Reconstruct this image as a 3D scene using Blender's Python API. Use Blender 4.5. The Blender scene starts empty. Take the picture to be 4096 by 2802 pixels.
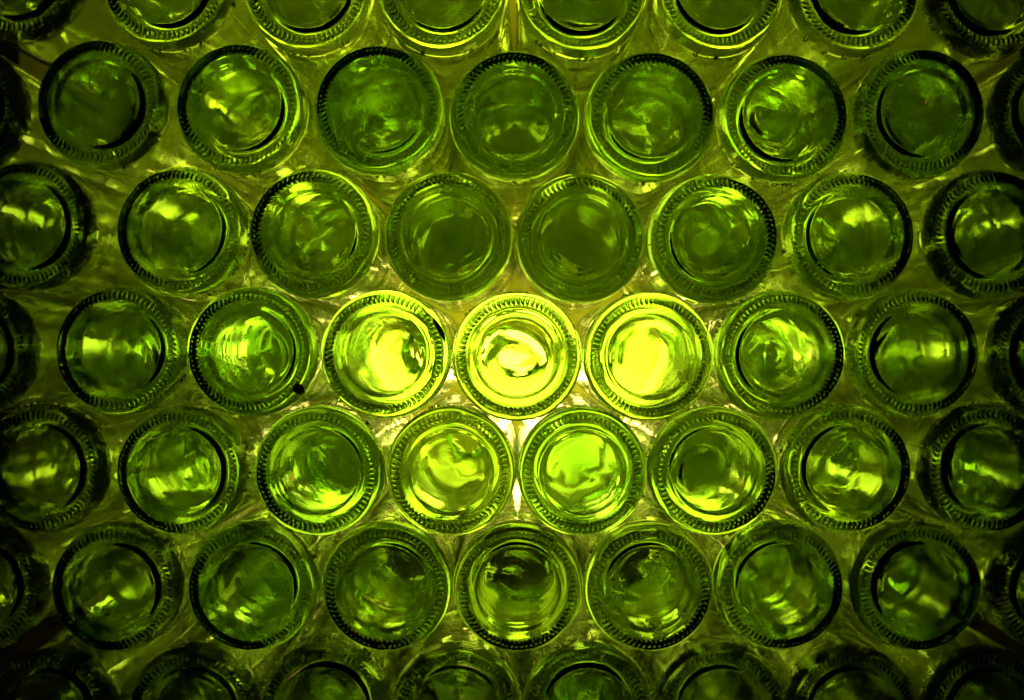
import bpy, math, random
from mathutils import Vector, Matrix
random.seed(7)
S = bpy.context.scene
COL = S.collection
PI = math.pi
R = math.radians

# ------------------------------------------------------------------ camera
MM = 0.001
PX = 581.0 / 4096 * MM            # metres per photo pixel on the plane of the bottle bases
CX0, CY0, ZC = 2080.0, 1401.0, 1.0
DIST = 0.585
cam = bpy.data.cameras.new('camera')
cam.sensor_width = 36.0
cam.lens = 36.0 * DIST / 0.581
cam.clip_start, cam.clip_end = 0.01, 20
cam.shift_x = -(CX0 - 2048.0) / 4096.0
cam.dof.use_dof = True
cam.dof.focus_distance = DIST + 0.004
cam.dof.aperture_fstop = 7.0
co = bpy.data.objects.new('camera', cam)
COL.objects.link(co)
co.location = (0, -DIST, ZC)
co.rotation_euler = (R(90), 0, 0)
S.camera = co

# ------------------------------------------------------------------ world, exposure, sampling
w = bpy.data.worlds.new('World')
S.world = w
w.use_nodes = True
w.node_tree.nodes['Background'].inputs[0].default_value = (0.9, 0.8, 0.6, 1)
w.node_tree.nodes['Background'].inputs[1].default_value = 0.0025
S.view_settings.view_transform = 'Standard'
S.view_settings.look = 'None'
S.view_settings.exposure = -0.85
S.view_settings.gamma = 1.0
cy = S.cycles
cy.max_bounces = 18
cy.transmission_bounces = 18
cy.glossy_bounces = 12
cy.diffuse_bounces = 1
cy.volume_bounces = 0
cy.transparent_max_bounces = 8
cy.caustics_reflective = True
cy.caustics_refractive = True
cy.sample_clamp_direct = 0
cy.sample_clamp_indirect = 12
cy.blur_glossy = 0.3
cy.use_adaptive_sampling = True
cy.adaptive_threshold = 0.04
cy.adaptive_min_samples = 20
cy.use_denoising = True
try:
    cy.denoiser = 'OPENIMAGEDENOISE'
    cy.denoising_input_passes = 'RGB_ALBEDO_NORMAL'
    cy.denoising_prefilter = 'ACCURATE'
except Exception:
    pass

BULB_Y = 0.40
BULBS = [(-125, 50, -20, 'left'), (-1, 50, -30, 'middle'), (122, 50, -22, 'right'),      # x, extra depth, height (mm): three behind the brightest bottles
         (-68, 95, -124, 'the fourth bottle of the fifth row'), (68, 95, -126, 'the fifth bottle of the fifth row'),    # and unseen ones, added to brighten chosen bottles and gaps
         (-262, 10, -14, 'the third bottle of the fourth row'), (252, 10, -16, 'the seventh bottle of the fourth row'),
         (-286, 70, 256, 'the third bottle of the second row'), (-146, 70, 256, 'the fourth bottle of the second row'),
         (134, 70, 250, 'the sixth bottle of the second row'), (272, 70, 252, 'the seventh bottle of the second row'),
         (-382, 122, 445, 'the second bottle of the top row'), (-229, 122, 445, 'the third bottle of the top row'), (-83, 122, 445, 'the fourth bottle of the top row'),
         (66, 122, 445, 'the fifth bottle of the top row'), (214, 122, 445, 'the sixth bottle of the top row'), (363, 122, 445, 'the seventh bottle of the top row')]
WALL_Y = 0.57
BULB_W = 36.0
DIM_W = 4.2
SMALL_W = 46.0

# warm lamp of the dark room in front of the stack, low down
la = bpy.data.lights.new('room_lamp', 'AREA')
la.shape = 'RECTANGLE'
la.size, la.size_y = 0.045, 0.10
la.energy = 0.13
la.color = (1.0, 0.42, 0.16)
lo = bpy.data.objects.new('room_lamp', la)
COL.objects.link(lo)
lo.location = (-0.15, -0.9, ZC - 0.75)
lo.rotation_euler = (Vector((0.05, 0, ZC)) - lo.location).to_track_quat('-Z', 'Y').to_euler()

# ------------------------------------------------------------------ materials
def nt(name):
    m = bpy.data.materials.new(name)
    m.use_nodes = True
    t = m.node_tree
    t.nodes.clear()
    return m, t, t.nodes.new('ShaderNodeOutputMaterial')

def glass(name, absorb, rough=0.0, bump=1.0, dirt=True):
    """absorb: extinction per metre for r, g, b"""
    m, t, out = nt(name)
    N, L = t.nodes, t.links
    g = N.new('ShaderNodeBsdfGlass')
    g.inputs['IOR'].default_value = 1.5
    g.inputs['Color'].default_value = (1, 1, 1, 1)
    tc = N.new('ShaderNodeTexCoord')
    oi = N.new('ShaderNodeObjectInfo')
    off = N.new('ShaderNodeVectorMath'); off.operation = 'MULTIPLY_ADD'
    cmb = N.new('ShaderNodeCombineXYZ')
    for i in range(3): L.new(oi.outputs['Random'], cmb.inputs[i])
    off.inputs[1].default_value = (37.1, 11.3, 23.9)
    L.new(cmb.outputs[0], off.inputs[0]); L.new(tc.outputs['Object'], off.inputs[2])
    n1 = N.new('ShaderNodeTexNoise'); n1.inputs['Scale'].default_value = 27
    n1.inputs['Detail'].default_value = 0.5; n1.inputs['Distortion'].default_value = 0.7
    n2 = N.new('ShaderNodeTexNoise'); n2.inputs['Scale'].default_value = 400
    n2.inputs['Detail'].default_value = 1.0
    L.new(off.outputs[0], n1.inputs['Vector']); L.new(off.outputs[0], n2.inputs['Vector'])
    mx = N.new('ShaderNodeMath'); mx.operation = 'MULTIPLY_ADD'; mx.inputs[1].default_value = 0.009
    L.new(n2.outputs['Fac'], mx.inputs[0]); L.new(n1.outputs['Fac'], mx.inputs[2])
    bp = N.new('ShaderNodeBump'); bp.inputs['Strength'].default_value = 1.0
    bp.inputs['Distance'].default_value = 0.0018 * bump
    L.new(mx.outputs[0], bp.inputs['Height']); L.new(bp.outputs[0], g.inputs['Normal'])
    # cellar dust, its colour holding the green light between bottles: clings to the side of the bottle from the heel on, in uneven patches
    sep = N.new('ShaderNodeSeparateXYZ'); L.new(tc.outputs['Object'], sep.inputs[0])
    mr = N.new('ShaderNodeMapRange'); mr.inputs[1].default_value = 0.003; mr.inputs[2].default_value = 0.035; mr.inputs[3].default_value = 0.0
    L.new(sep.outputs['Y'], mr.inputs[0])
    n3 = N.new('ShaderNodeTexNoise'); n3.inputs['Scale'].default_value = 26; n3.inputs['Detail'].default_value = 5
    L.new(off.outputs[0], n3.inputs['Vector'])
    r3 = N.new('ShaderNodeMapRange'); r3.inputs[1].default_value = 0.35; r3.inputs[2].default_value = 0.7
    L.new(n3.outputs['Fac'], r3.inputs[0])
    dm = N.new('ShaderNodeMath'); dm.operation = 'MULTIPLY'
    L.new(mr.outputs[0], dm.inputs[0]); L.new(r3.outputs[0], dm.inputs[1])
    rr = N.new('ShaderNodeMapRange'); rr.inputs[3].default_value = rough; rr.inputs[4].default_value = 0.22
    L.new(dm.outputs[0], rr.inputs[0]); L.new(rr.outputs[0], g.inputs['Roughness'])
    tl = N.new('ShaderNodeBsdfTranslucent'); tl.inputs['Color'].default_value = (0.70, 0.74, 0.03, 1)
    df = N.new('ShaderNodeBsdfDiffuse'); df.inputs['Color'].default_value = (0.4, 0.42, 0.02, 1)
    dd = N.new('ShaderNodeMixShader'); dd.inputs[0].default_value = 0.35
    L.new(tl.outputs[0], dd.inputs[1]); L.new(df.outputs[0], dd.inputs[2])
    ds = N.new('ShaderNodeMath'); ds.operation = 'MULTIPLY'; ds.inputs[1].default_value = 0.17
    L.new(dm.outputs[0], ds.inputs[0])
    ms = N.new('ShaderNodeMixShader'); L.new(ds.outputs[0], ms.inputs[0])
    L.new(g.outputs[0], ms.inputs[1]); L.new(dd.outputs[0], ms.inputs[2])
    L.new(ms.outputs[0], out.inputs['Surface'])
    va = N.new('ShaderNodeVolumeAbsorption')
    k = max(absorb)
    va.inputs['Color'].default_value = tuple(1 - a / k for a in absorb) + (1,)
    va.inputs['Density'].default_value = k
    L.new(va.outputs[0], out.inputs['Volume'])
    return m

GLASS = [glass('bottle_glass_olive', (120, 62, 320), 0.004),
         glass('bottle_glass_leaf', (128, 65, 320), 0.004),
         glass('bottle_glass_deep', (138, 68, 320), 0.004)]

def simple(name, col, rough=0.8, emit=None, es=0.0, noise=0.0, scale=20):
    m, t, out = nt(name)
    N, L = t.nodes, t.links
    p = N.new('ShaderNodeBsdfPrincipled')
    p.inputs['Roughness'].default_value = rough
    p.inputs['Specular IOR Level'].default_value = 0.5 if rough < 0.85 else 0.1
    p.inputs['Base Color'].default_value = (*col, 1)
    if noise:
        tc = N.new('ShaderNodeTexCoord')
        n = N.new('ShaderNodeTexNoise'); n.inputs['Scale'].default_value = scale; n.inputs['Detail'].default_value = 6
        L.new(tc.outputs['Object'], n.inputs['Vector'])
        r = N.new('ShaderNodeValToRGB')
        r.color_ramp.elements[0].position, r.color_ramp.elements[1].position = 0.3, 0.7
        r.color_ramp.elements[0].color = tuple(c * (1 - noise) for c in col) + (1,)
        r.color_ramp.elements[1].color = tuple(min(1, c * (1 + noise * .3)) for c in col) + (1,)
        L.new(n.outputs['Fac'], r.inputs[0]); L.new(r.outputs[0], p.inputs['Base Color'])
        b = N.new('ShaderNodeBump'); b.inputs['Strength'].default_value = 0.5; b.inputs['Distance'].default_value = 0.004
        L.new(n.outputs['Fac'], b.inputs['Height']); L.new(b.outputs[0], p.inputs['Normal'])
    if emit:
        p.inputs['Emission Color'].default_value = (*emit, 1)
        p.inputs['Emission Strength'].default_value = es
    L.new(p.outputs[0], out.inputs['Surface'])
    return m

M_WALL = simple('green_lit_plaster', (0.23, 0.275, 0.015), 0.9, noise=0.6, scale=14)  # plaster colour carries the green light that comes through the bottles
M_BULB = simple('frosted_bulb_glass', (0.9, 0.9, 0.85), 0.4, emit=(1.0, 0.80, 0.2), es=BULB_W)
M_DIM = simple('added_dim_bulb_glass', (0.9, 0.9, 0.85), 0.4, emit=(1.0, 0.83, 0.09), es=DIM_W)
M_SMALL = simple('added_small_bulb_glass', (0.9, 0.9, 0.85), 0.4, emit=(1.0, 0.83, 0.09), es=SMALL_W)
M_BOARD = simple('brown_board', (0.06, 0.05, 0.018), 0.9, noise=0.6, scale=25)
M_BRASS = simple('lamp_brass', (0.5, 0.36, 0.16), 0.35)
M_CORD = simple('black_cord', (0.02, 0.02, 0.02), 0.6)

# ------------------------------------------------------------------ mesh helpers
def mesh(name, verts, faces, mat=None, smooth=True):
    me = bpy.data.meshes.new(name)
    me.from_pydata(verts, [], faces)
    me.validate(); me.update()
    if smooth:
        me.polygons.foreach_set('use_smooth', [True] * len(me.polygons))
    if mat: me.materials.append(mat)
    return me

def link(name, data, parent=None, mat=None):
    o = bpy.data.objects.new(name, data)
    COL.objects.link(o)
    if parent: o.parent = parent
    return o

def lathe(profile, seg, closed=True):
    """profile of (r, y) from axis to axis; axis is +Y; outward orientation checked by the caller"""
    V, F, rings = [], [], []
    for r, y in profile:
        if r < 1e-7:
            rings.append([len(V)]); V.append((0, y, 0))
        else:
            b = len(V)
            for k in range(seg):
                a = 2 * PI * k / seg
                V.append((r * math.cos(a), y, r * math.sin(a)))
            rings.append(list(range(b, b + seg)))
    for A, B in zip(rings, rings[1:]):
        for k in range(seg):
            k2 = (k + 1) % seg
            if len(A) == 1: F.append((A[0], B[k], B[k2]))
            elif len(B) == 1: F.append((A[k], B[0], A[k2]))
            else: F.append((A[k], B[k], B[k2], A[k2]))
    return V, F

def spline(pts, n):
    """Catmull-Rom through pts, n steps per span"""
    out = []
    P = [pts[0]] + list(pts) + [pts[-1]]
    for i in range(1, len(P) - 2):
        p0, p1, p2, p3 = P[i - 1], P[i], P[i + 1], P[i + 2]
        for s in range(n):
            t = s / n
            out.append(tuple(0.5 * ((2 * b) + (-a + c) * t + (2 * a - 5 * b + 4 * c - d) * t * t + (-a + 3 * b - 3 * c + d) * t ** 3)
                             for a, b, c, d in zip(p0, p1, p2, p3)))
    out.append(tuple(pts[-1]))
    return out

# ------------------------------------------------------------------ the bottle
RB = 37.5        # body radius, mm
OUT_BASE = [(0, 22), (3, 21.6), (7, 20), (11, 17.2), (15, 13.2), (18.5, 8.8), (21.5, 4.6), (23.6, 1.9), (25, 0.7), (27, 0.25),
            (29.5, 0.05), (31.3, 0), (33.0, 0.35), (34.5, 1.2), (35.7, 2.6), (36.7, 4.7), (37.3, 7.4), (RB, 11)]
OUT_TOP = [(RB, 203), (36.9, 209), (35.3, 216), (32.0, 224), (27.0, 232.5), (21.5, 240), (17.2, 247), (15.0, 254), (14.2, 262), (13.8, 288)]
LIP = [(13.8, 290), (14.9, 290.6), (15.1, 293), (15.1, 298), (14.6, 300), (12.5, 300.6), (10.2, 300.0), (9.4, 298)]
IN_TOP = [(9.3, 290), (9.6, 262), (10.6, 253.5), (13.2, 246), (17.6, 238.8), (23.6, 230.5), (29.6, 222.6), (33.0, 214.8), (35.0, 208), (35.5, 202)]
IN_BASE = [(35.5, 26), (35.5, 16), (35.3, 13.2), (34.6, 10.7), (33.4, 8.8), (31.6, 7.6), (28.9, 7.2), (26.2, 8.0), (24.2, 10.2), (21.8, 13.8), (18.8, 18.2),
           (15.2, 22.6), (11.2, 26.6), (7, 29.6), (3, 31.2), (0, 31.6)]

def base_y(r):
    for (r0, y0), (r1, y1) in zip(OUT_BASE, OUT_BASE[1:]):
        if r0 <= r <= r1: return y0 + (y1 - y0) * (r - r0) / (r1 - r0)
    return 0

def heel_r(y):
    pts = [p for p in OUT_BASE if p[0] >= 31]
    for (r0, y0), (r1, y1) in zip(pts, pts[1:]):
        if y0 <= y <= y1: return r0 + (r1 - r0) * (y - y0) / (y1 - y0)
    return RB

def body_mesh(punt):
    """one closed skin of glass; punt scales the height of the dome pushed up into the base"""
    ob = [(r, y * (1 + (punt - 1) * max(0.0, 1 - r / 25) ** 0.5)) for r, y in OUT_BASE]
    ib = [(r, y * (1 + (punt - 1) * max(0.0, 1 - r / 27) ** 0.5)) for r, y in IN_BASE]
    prof = spline(ob, 3) + [(RB, y) for y in (30, 60, 90, 120, 150, 180)] + spline(OUT_TOP, 3) + LIP + spline(IN_TOP, 3) \
        + [(35.5, y) for y in (180, 150, 120, 90, 60, 35)] + spline(ib, 3)
    V, F = lathe([(max(0.0, r) * MM, y * MM) for r, y in prof], 112)
    me = mesh('glass_body', V, F, GLASS[0])
    if me.polygons[0].normal.y > 0:          # the centre of the punt faces out of the base
        me.flip_normals()
    return me
BODIES = [body_mesh(k) for k in (0.72, 0.86, 1.0)]

def frame_at(a):
    """radial and tangential unit vectors at angle a (seen from the base: counter-clockwise from the right)"""
    return Vector((math.cos(a), 0, math.sin(a))), Vector((-math.sin(a), 0, math.cos(a)))

def ridge_mesh(n, r0, r1, skew):
    """ring of raised crescent bars on the bearing surface"""
    V, F = [], []
    pitch = 2 * PI / n
    ns, nc = 7, 6
    for i in range(n):
        a0 = i * pitch + random.uniform(-.06, .06) * pitch
        hh = random.uniform(0.8, 1.1)
        b = len(V)
        for under in (0, 1):                           # rounded top, then the root sunk a little into the bottle
            for s in range(ns):
                u = s / (ns - 1)
                r = r0 + (r1 - r0) * u
                taper = math.sqrt(max(0.0, 1 - (2 * u - 1) ** 2)) * 0.9 + 0.1
                bend = skew * (1 - (2 * u - 1) ** 2) * pitch
                for q in range(nc):
                    wv = q / (nc - 1) * 2 - 1
                    a = a0 + bend + wv * 0.36 * pitch * taper
                    h = -0.22 if under else 0.03 + 1.0 * hh * taper * (max(0.0, 1 - wv * wv)) ** 0.5
                    V.append((r * math.cos(a) * MM, (base_y(r) - h) * MM, r * math.sin(a) * MM))
        m = ns * nc
        for s in range(ns - 1):
            for q in range(nc - 1):
                p = b + s * nc + q
                F.append((p, p + 1, p + nc + 1, p + nc))
                F.append((p + m, p + m + nc, p + m + nc + 1, p + m + 1))
            for q in (0, nc - 1):
                p = b + s * nc + q
                F.append((p, p + nc, p + m + nc, p + m) if q == 0 else (p, p + m, p + m + nc, p + nc))
        for s in (0, ns - 1):
            for q in range(nc - 1):
                p = b + s * nc + q
                F.append((p, p + m, p + m + 1, p + 1) if s == 0 else (p, p + 1, p + m + 1, p + m))
    return V, F

def fix_normals(me):
    import bmesh
    bm = bmesh.new(); bm.from_mesh(me)
    bmesh.ops.recalc_face_normals(bm, faces=bm.faces)
    bm.to_mesh(me); bm.free()

RIDGES = []
for n, r0, r1, sk in ((70, 28.9, 33.8, .30), (68, 28.7, 33.9, .42), (74, 29.1, 33.7, .24)):
    V, F = ridge_mesh(n, r0, r1, sk)
    me = mesh('ridge_ring', V, F, GLASS[0]); fix_normals(me)
    RIDGES.append(me)

def dots_mesh(angles, y0=8.5):
    V, F = [], []
    for a in angles:
        rad, tan = frame_at(a)
        b = len(V)
        rr = heel_r(y0) + 0.02
        cpt = rad * rr
        V.append(tuple((cpt + rad * 1.25) * MM + Vector((0, y0 * MM, 0))))
        for ring, (h, wd) in enumerate(((0.85, 0.9), (0.0, 1.3))):
            for k in range(8):
                t = 2 * PI * k / 8
                p = cpt + rad * h + tan * (wd * math.cos(t)) + Vector((0, y0 + wd * math.sin(t), 0))
                V.append(tuple(p * MM))
        for k in range(8):
            k2 = (k + 1) % 8
            F.append((b, b + 1 + k, b + 1 + k2))
            F.append((b + 1 + k, b + 9 + k, b + 9 + k2, b + 1 + k2))
        F.append(tuple(b + 9 + k for k in range(8)))
    me = mesh('embossed_dots', V, F, GLASS[0]); fix_normals(me)
    return me

DOTS = []
for pat in ((0, 1, 3, 4, 5, 6, 9, 10), (0, 1, 2, 3, 5, 8, 9), (0, 2, 3, 5, 6, 7, 8)):
    DOTS.append(dots_mesh([k * R(6.2) for k in pat]))

_glyph = {}
def text_verts(s):
    if s not in _glyph:
        cu = bpy.data.curves.new('lettering', 'FONT')
        cu.body = s; cu.align_x = 'CENTER'; cu.size = 5.6; cu.extrude = 0.6; cu.resolution_u = 3
        cu.bevel_depth = 0.12; cu.bevel_resolution = 0; cu.space_character = 1.12
        o = bpy.data.objects.new('lettering', cu)
        COL.objects.link(o)
        dg = bpy.context.evaluated_depsgraph_get()
        me = bpy.data.meshes.new_from_object(o.evaluated_get(dg))
        _glyph[s] = ([tuple(v.co) for v in me.vertices], [tuple(p.vertices) for p in me.polygons])
        bpy.data.objects.remove(o); bpy.data.curves.remove(cu); bpy.data.meshes.remove(me)
    return _glyph[s]

_word = {}
def lettering(s, y0=8.0):
    """one raised word bent round the heel; its middle sits on top (angle 90 degrees)"""
    if s not in _word:
        tv, tf = text_verts(s)
        V = []
        for x, y, z in tv:
            rr = heel_r(y0 + y) + 0.80 + z
            a = R(90) - x / RB
            V.append((rr * math.cos(a) * MM, (y0 + y) * MM, rr * math.sin(a) * MM))
        _word[s] = mesh('embossed_lettering', V, tf, GLASS[0], smooth=False); fix_normals(_word[s])
    return _word[s]

def seam_mesh():
    V, F = [], []
    for a0 in (0.0, PI):
        rad, tan = frame_at(a0)
        ys = [4, 6, 8, 12, 30, 80, 140, 200]
        b = len(V)
        for y in ys:
            rr = heel_r(y) + 0.02
            for wd, h in ((-.28, 0), (0, .16), (.28, 0)):
                V.append(tuple((rad * (rr + h) + tan * wd + Vector((0, y, 0))) * MM))
        for i in range(len(ys) - 1):
            p, q = b + i * 3, b + i * 3 + 3
            F += [(p, q, q + 1, p + 1), (p + 1, q + 1, q + 2, p + 2), (p, p + 2, q + 2, q)]
        F += [(b, b + 1, b + 2), (b + len(ys) * 3 - 3, b + len(ys) * 3 - 1, b + len(ys) * 3 - 2)]
    me = mesh('mould_seam', V, F, GLASS[0]); fix_normals(me)
    return me
SEAM = seam_mesh()

# photo pixel of the centre of each base outline; look; writing (string, clockwise degrees from the top)
ROWS = [
 [(62, -110), (657, -79), (1224, -63), (1768, -60), (2330, -51), (2880, -53), (3431, -51), (3985, -51)],
 [(-180, 423), (383, 406), (952, 424), (1511, 432), (2057, 450), (2603, 462), (3148, 460), (3696, 446), (4239, 450)],
 [(97, 900), (722, 922), (1237, 929), (1789, 940), (2325, 950), (2864, 952), (3414, 940), (3974, 934)],
 [(-142, 1404), (470, 1402), (995, 1408), (1536, 1417), (2068, 1426), (2600, 1427), (3130, 1420), (3670, 1414), (4235, 1420)],
 [(150, 1880), (713, 1888), (1268, 1890), (1803, 1890), (2330, 1892), (2861, 1890), (3398, 1882), (3960, 1880)],
 [(-105, 2355), (452, 2358), (1003, 2353), (1551, 2355), (2071, 2356), (2596, 2360), (3128, 2355), (3680, 2355), (4235, 2360)],
 [(190, 2865), (768, 2855), (1303, 2842), (1825, 2850), (2345, 2850), (2890, 2850), (3419, 2860), (3975, 2862)],
]
pts = [[(x - CX0) * PX * 1000, (CY0 - y) * PX * 1000] for row in ROWS for x, y in row]     # mm

def relax(P, dmin, it=300):
    P = [list(p) for p in P]
    for _ in range(it):
        for i in range(len(P)):
            for j in range(i + 1, len(P)):
                dx, dy = P[j][0] - P[i][0], P[j][1] - P[i][1]
                d = math.hypot(dx, dy)
                if d < dmin:
                    k = (dmin - d) / d * 0.5
                    P[i][0] -= dx * k; P[i][1] -= dy * k; P[j][0] += dx * k; P[j][1] += dy * k
    return P
front = relax(pts, 2 * RB + 0.12)
back = relax([(x * 0.965 + random.gauss(0, 1.2), y * 0.985 + random.gauss(0, 1.2)) for x, y in front], 2 * RB + 0.12)

ORD = ['first', 'second', 'third', 'fourth', 'fifth', 'sixth', 'seventh', 'eighth', 'ninth']
ROWN = ['top', 'second', 'third', 'fourth', 'fifth', 'sixth', 'bottom']
GROUP = 'wine bottles stacked on their sides with bases outwards'
# what sets each base apart (top row first)
LOOK = [
 ['dark|orange-lit lower rim', 'green|dark lower rim', 'bright green|swirled base', 'green|pale lit flank below', 'green|raised writing below', 'green|bright cloudy punt',
  'dark green|light patch in punt', 'dark|orange glint on rim'],
 ['dark|base cut by left edge', 'dark green|thin diagonal glint', 'green|bent bright streaks', 'green|double bright arc', 'green|wide arc above centre', 'green|nested bright arcs',
  'green|wavy bright streak', 'dark green|orange glint in punt', 'dark|base cut by right edge'],
 ['dark green|raised writing beside it', 'dark green|two soft glints', 'bright green|bright curls in punt', 'olive|plain dim punt', 'olive|plain dim punt and pale rim', 'bright green|bright upper rim',
  'green|streaks at lower right', 'dark green|few small glints'],
 ['dark|column of dots beside it', 'dark green|emerald patch in punt', 'green|bright cloudy right side', 'glowing yellow|white glow right of centre', 'brightest yellow|white band across punt', 'glowing yellow|slanting white band',
  'green|white glow at left', 'dark green|horizontal glint', 'dark|base cut by right edge'],
 ['dark green|smooth dim punt', 'dark green|faint diagonal streaks', 'green|swirls in punt', 'yellow-green|lit punt and rim', 'yellow-green|lit lower rim', 'green|bright short strokes',
  'dark green|faint diagonal line', 'dark green|orange arc in punt'],
 ['dark|base cut by left edge', 'very dark green|faint slanting beam', 'dark green|forked bright glint', 'dark green|glints either side', 'dark green|symmetrical glints like eyes', 'dark green|glints around punt',
  'dark green|bright patch near top', 'very dark green|faint diagonal scratch', 'dark|base cut by right edge'],
 ['nearly black|one small glint', 'nearly black|jagged small glint', 'dark green|curved glints', 'dark green|rippled bright patch', 'dark green|split bright patch', 'dark green|rippled glints',
  'nearly black|crown-shaped glint', 'nearly black|orange glint on rim'],
]
# raised writing that shows: (row, place) -> [(text, clockwise degrees from the top)]; DOT gives the middle of the row of dots
TEXT = {
 (0, 1): [('15', 165), ('82', 150), ('4', 107)], (0, 3): [('3', 217), ('81', 201), ('9', 155)], (0, 4): [('63 mm', 229), ('3', 204), ('75 cl', 178)],
 (0, 5): [('0', 199), ('4', 181)], (0, 6): [('0', 225), ('7', 205), ('63 mm', 178)], (0, 7): [('75', 254), ('82', 240)],
 (1, 0): [('9', 107)], (1, 1): [('82', 159)], (1, 2): [('75 cl', 172)], (1, 4): [('0', 180), ('75', 162)], (1, 5): [('63 mm', 196)],
 (1, 6): [('63 mm', 234), ('3', 206), ('75 cl', 181)], (1, 7): [('63 mm', 238), ('15', 195)],
 (2, 0): [('75 cl', 68), ('3', 92), ('63 mm', 114)], (2, 1): [('71', 155)], (2, 2): [('75', 114)], (2, 6): [('8', 257), ('3', 236)],
 (3, 1): [('82', 115)], (3, 6): [('75 cl', 298), ('3', 325), ('V', 238)], (3, 7): [('30', 307)], (3, 8): [('0', 240)],
 (4, 0): [('3', 35), ('0', 54)], (4, 1): [('11', 20), ('75 cl', 73), ('63 mm', 103)], (4, 2): [('45', 48)], (4, 3): [('63 mm', 353), ('3.', 32), ('0', 56)],
 (4, 5): [('63 mm', 350), ('3.', 319), ('75 cl', 290)], (4, 6): [('75 cl', 340), ('8', 285)],
 (5, 0): [('3', 62), ('75', 75), ('63 mm', 95)], (5, 1): [('63 mm', 58)], (5, 2): [('9', 65)], (5, 5): [('63 mm', 312)],
 (6, 2): [('75 cl', 358), ('63 mm', 46)], (6, 3): [('5', 345), ('9', 43)], (6, 4): [('63 mm', 343), ('V.', 19), ('3', 317)],
}
DOT = {(0, 0): 155, (0, 2): 170, (1, 0): 63, (1, 1): 95, (1, 3): 158, (1, 8): 241, (2, 1): 100, (2, 5): 150, (3, 0): 90, (3, 1): 60, (3, 2): 82, (3, 6): 92,
       (4, 2): 10, (4, 4): 4, (5, 2): 5, (5, 4): 30, (5, 3): 15, (2, 3): 70}

root0 = bpy.data.objects.new('wine_bottle', None)
root0.empty_display_size = 0.02
COL.objects.link(root0)
root0['category'] = 'bottle'; root0['group'] = GROUP
parts0 = [link('glass_body', BODIES[0], root0), link('ridge_ring', RIDGES[0], root0), link('embossed_dots', DOTS[0], root0),
          link('mould_seam', SEAM, root0)]

idx = 0
for ri, row in enumerate(ROWS):
    for ci, _ in enumerate(row):
        if idx == 0:
            t, ps = root0, parts0
        else:
            t = root0.copy(); COL.objects.link(t)
            ps = []
            for p in parts0:
                q = p.copy(); COL.objects.link(q); q.parent = t; ps.append(q)
        f, b = front[idx], back[idx]
        a = Vector((f[0], 0, ZC * 1000 + f[1])); e = Vector((b[0], 200, ZC * 1000 + b[1]))
        axis = (e - a).normalized()
        rot = Vector((0, 1, 0)).rotation_difference(axis)
        t.rotation_mode = 'QUATERNION'
        t.rotation_quaternion = rot @ Matrix.Rotation(0, 3, 'Y').to_quaternion()
        t.location = Vector((a.x, random.gauss(0, 1.2) - 0.0, a.z)) * MM
        body, ridge, dots, seam = ps
        body.data = random.choice(BODIES); body.rotation_euler.y = random.uniform(0, 2 * PI)
        ridge.data = random.choice(RIDGES); ridge.rotation_euler.y = random.uniform(0, 2 * PI)
        dots.data = random.choice(DOTS); vis = math.degrees(math.atan2(-f[0], -f[1]))
        dd = DOT.get((ri, ci), vis + random.choice((-1, 1)) * random.uniform(60, 110))
        dots.rotation_euler.y = R(dd - 90 + 30)
        seam.rotation_euler.y = random.uniform(0, 2 * PI)
        lets = []
        for word, deg in TEXT.get((ri, ci), []):
            lt = link('embossed_lettering', lettering(word), t)
            lt.rotation_euler.y = R(deg)
            lets.append(lt)
        m = random.choice([GLASS[0], GLASS[0], GLASS[1], GLASS[1], GLASS[2]])
        for p in [body, ridge, dots, seam] + lets:
            p.material_slots[0].link = 'OBJECT'
            p.material_slots[0].material = m
        adj, feat = LOOK[ri][ci].split('|')
        t['label'] = f'{adj} wine bottle, {feat}, {ORD[ci]} from left in {ROWN[ri]} row'
        idx += 1

# ------------------------------------------------------------------ behind the stack
def box(name, x0, x1, y0, y1, z0, z1, mat):
    V = [(x, y, z) for x in (x0, x1) for y in (y0, y1) for z in (z0, z1)]
    F = [(0, 1, 3, 2), (4, 6, 7, 5), (0, 4, 5, 1), (2, 3, 7, 6), (0, 2, 6, 4), (1, 5, 7, 3)]
    me = mesh(name, V, F, mat, smooth=False); fix_normals(me)
    return link(name, me)
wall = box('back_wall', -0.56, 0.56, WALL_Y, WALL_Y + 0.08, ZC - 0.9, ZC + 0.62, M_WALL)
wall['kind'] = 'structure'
# brown boards along the lower part of the wall
for i in range(6):
    z1 = ZC - 0.185 - i * 0.118
    bd = box('plank', -0.555, 0.555, WALL_Y - 0.022, WALL_Y - 0.003, z1 - 0.114 + random.uniform(-.001, .001), z1, M_BOARD)
    bd.parent = wall

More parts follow.
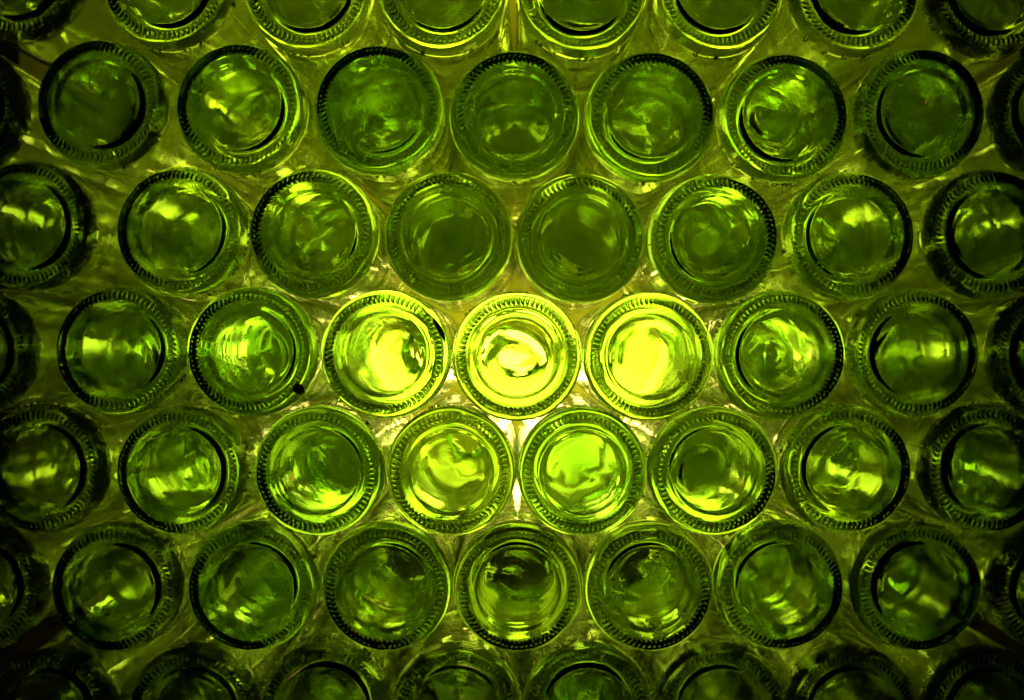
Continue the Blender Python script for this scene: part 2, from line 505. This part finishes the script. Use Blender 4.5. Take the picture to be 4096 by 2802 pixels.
def lathe_down(prof, seg, name, mat, parent):
    """profile (r, height) in mm about the vertical"""
    V, F = lathe([(r * MM, y * MM) for r, y in prof], seg)
    me = mesh(name, [(x, -z, y) for x, y, z in V], F, mat); fix_normals(me)
    return link(name, me, parent)
for bx, by, bz, which in BULBS:
    bright = not which.startswith('the ')
    k = 1.0 if bright or 'fifth row' in which else 0.55 if 'second row' in which else 0.5
    lamp = bpy.data.objects.new('unseen_bulb', None); COL.objects.link(lamp)
    lamp.location = (bx * MM, BULB_Y + by * MM, ZC + bz * MM)
    lamp['label'] = (f'warm lit bulb glowing through the {which} of the three brightest bottles' if bright else
                     f'{"dimmer" if k == 1 else "small"} added bulb glowing unseen behind {which}')
    lamp['category'] = 'light bulb'; lamp['group'] = 'bulbs hanging behind the stack'
    lathe_down(spline([(r * k, h * k) for r, h in ((0, -30), (14, -28.5), (26, -23), (34, -13), (36, -2), (32, 11), (22, 21), (14, 26), (0, 26.5))], 3), 28, 'globe',
               M_BULB if bright else M_DIM if k == 1 else M_SMALL, lamp)
    lathe_down([(r * k, h * k) for r, h in ((0, 27), (13.5, 27), (13.5, 44), (16, 45), (16, 66), (8, 71), (0, 71.5))], 20, 'socket', M_BRASS, lamp)
    V, F = lathe([(0, 0), (2.2 * MM, 0), (2.2 * MM, WALL_Y - lamp.location.y - .012), (0, WALL_Y - lamp.location.y - .012)], 8)
    cd = link('cord', mesh('cord', V, F, M_CORD), lamp); fix_normals(cd.data)
    cd.location = (0, 0.01 * k, 60 * k * MM)


# ------------------------------------------------------------------ scraps caught between the bottles
def at(px, py, y):
    k = (DIST + y) / DIST
    return Vector(((px - CX0) * PX * k, y, ZC + (CY0 - py) * PX * k))

def tube_mesh(name, pts, radii, mat, seg=7):
    V, F = [], []
    for i, (p, r) in enumerate(zip(pts, radii)):
        d = (pts[min(i + 1, len(pts) - 1)] - pts[max(i - 1, 0)]).normalized()
        u = d.cross(Vector((0, 1, 0.2))).normalized(); v = d.cross(u)
        for k in range(seg):
            a = 2 * PI * k / seg
            V.append(tuple(p + (u * math.cos(a) + v * math.sin(a)) * r))
    for i in range(len(pts) - 1):
        for k in range(seg):
            k2 = (k + 1) % seg
            F.append((i * seg + k, i * seg + k2, (i + 1) * seg + k2, (i + 1) * seg + k))
    F += [tuple(range(seg)), tuple(range((len(pts) - 1) * seg, len(pts) * seg))]
    me = mesh(name, V, F, mat); fix_normals(me)
    return me

def blade(name, spine, widths, thick, mat):
    """a curled leaf-like scrap: spine points, half widths, with thickness and a raised midrib"""
    V, F = [], []
    n = len(spine)
    for i, (p, wd) in enumerate(zip(spine, widths)):
        d = (spine[min(i + 1, n - 1)] - spine[max(i - 1, 0)]).normalized()
        side = d.cross(Vector((0, 1, 0))).normalized()
        for j in (-1, -.5, 0, .5, 1):
            curl = Vector((0, -thick * 1.6 * (1 - j * j) + thick * .6 * math.sin(3 * i + 2 * j), 0))
            V.append(tuple(p + side * wd * j + curl))
        for j in (1, .5, 0, -.5, -1):
            curl = Vector((0, -thick * 1.6 * (1 - j * j) + thick * .6 * math.sin(3 * i + 2 * j) + thick, 0))
            V.append(tuple(p + side * wd * j + curl))
    for i in range(n - 1):
        for k in range(10):
            k2 = (k + 1) % 10
            F.append((i * 10 + k, i * 10 + k2, i * 10 + 10 + k2, i * 10 + 10 + k))
    F += [tuple(range(10)), tuple(range((n - 1) * 10, n * 10))]
    me = mesh(name, V, F, mat, smooth=False); fix_normals(me)
    return me

M_LEAF = simple('dry_brown_leaf', (0.32, 0.22, 0.08), 0.7, noise=0.5, scale=400)
M_STRAW = simple('dry_straw', (0.30, 0.22, 0.08), 0.7)
scrap = bpy.data.objects.new('leaf_scrap', None); COL.objects.link(scrap)
scrap['label'] = 'brown dried leaf scrap with a curled stem, caught right of the second fourth-row bottle'
scrap['category'] = 'leaf scrap'
yb = -0.0022
scrap.location = at(1196, 1560, yb)
loc = lambda p: p - scrap.location
link('leaf_blade', blade('leaf_blade', [loc(at(x, y, yb)) for x, y in ((1176, 1546), (1186, 1552), (1198, 1560), (1209, 1568), (1215, 1572))],
     [w * MM for w in (2.4, 2.9, 3.0, 2.0, 0.7)], 0.35 * MM, M_LEAF), scrap)
link('stem', tube_mesh('stem', [loc(at(x, y, yb + d * MM)) for x, y, d in ((1211, 1569, 0), (1222, 1576, .4), (1231, 1588, .8), (1234, 1602, 1.0), (1233, 1615, 1.2))],
     [r * MM for r in (.45, .32, .26, .22, .14)], M_STRAW), scrap)
sl = link('leaf_sliver', blade('leaf_sliver', [at(x, y, -0.0012) for x, y in ((1731, 1272), (1741, 1290), (1756, 1314), (1771, 1342), (1783, 1372))],
     [w * MM for w in (.3, 1.2, 1.5, 1.1, .2)], 0.25 * MM, M_LEAF))
sl['label'] = 'dark narrow leaf sliver on the upper right rim of a glowing bottle'
sl['category'] = 'leaf scrap'
ws = link('straw_wisp', tube_mesh('straw_wisp', [at(x, y, 0.016) for x, y in ((3701, 1668), (3692, 1690), (3681, 1708), (3672, 1732))], [r * MM for r in (.2, .34, .3, .12)], M_STRAW))
ws['label'] = 'short brown straw wisp under a dark bottle near the right side'
ws['category'] = 'straw'
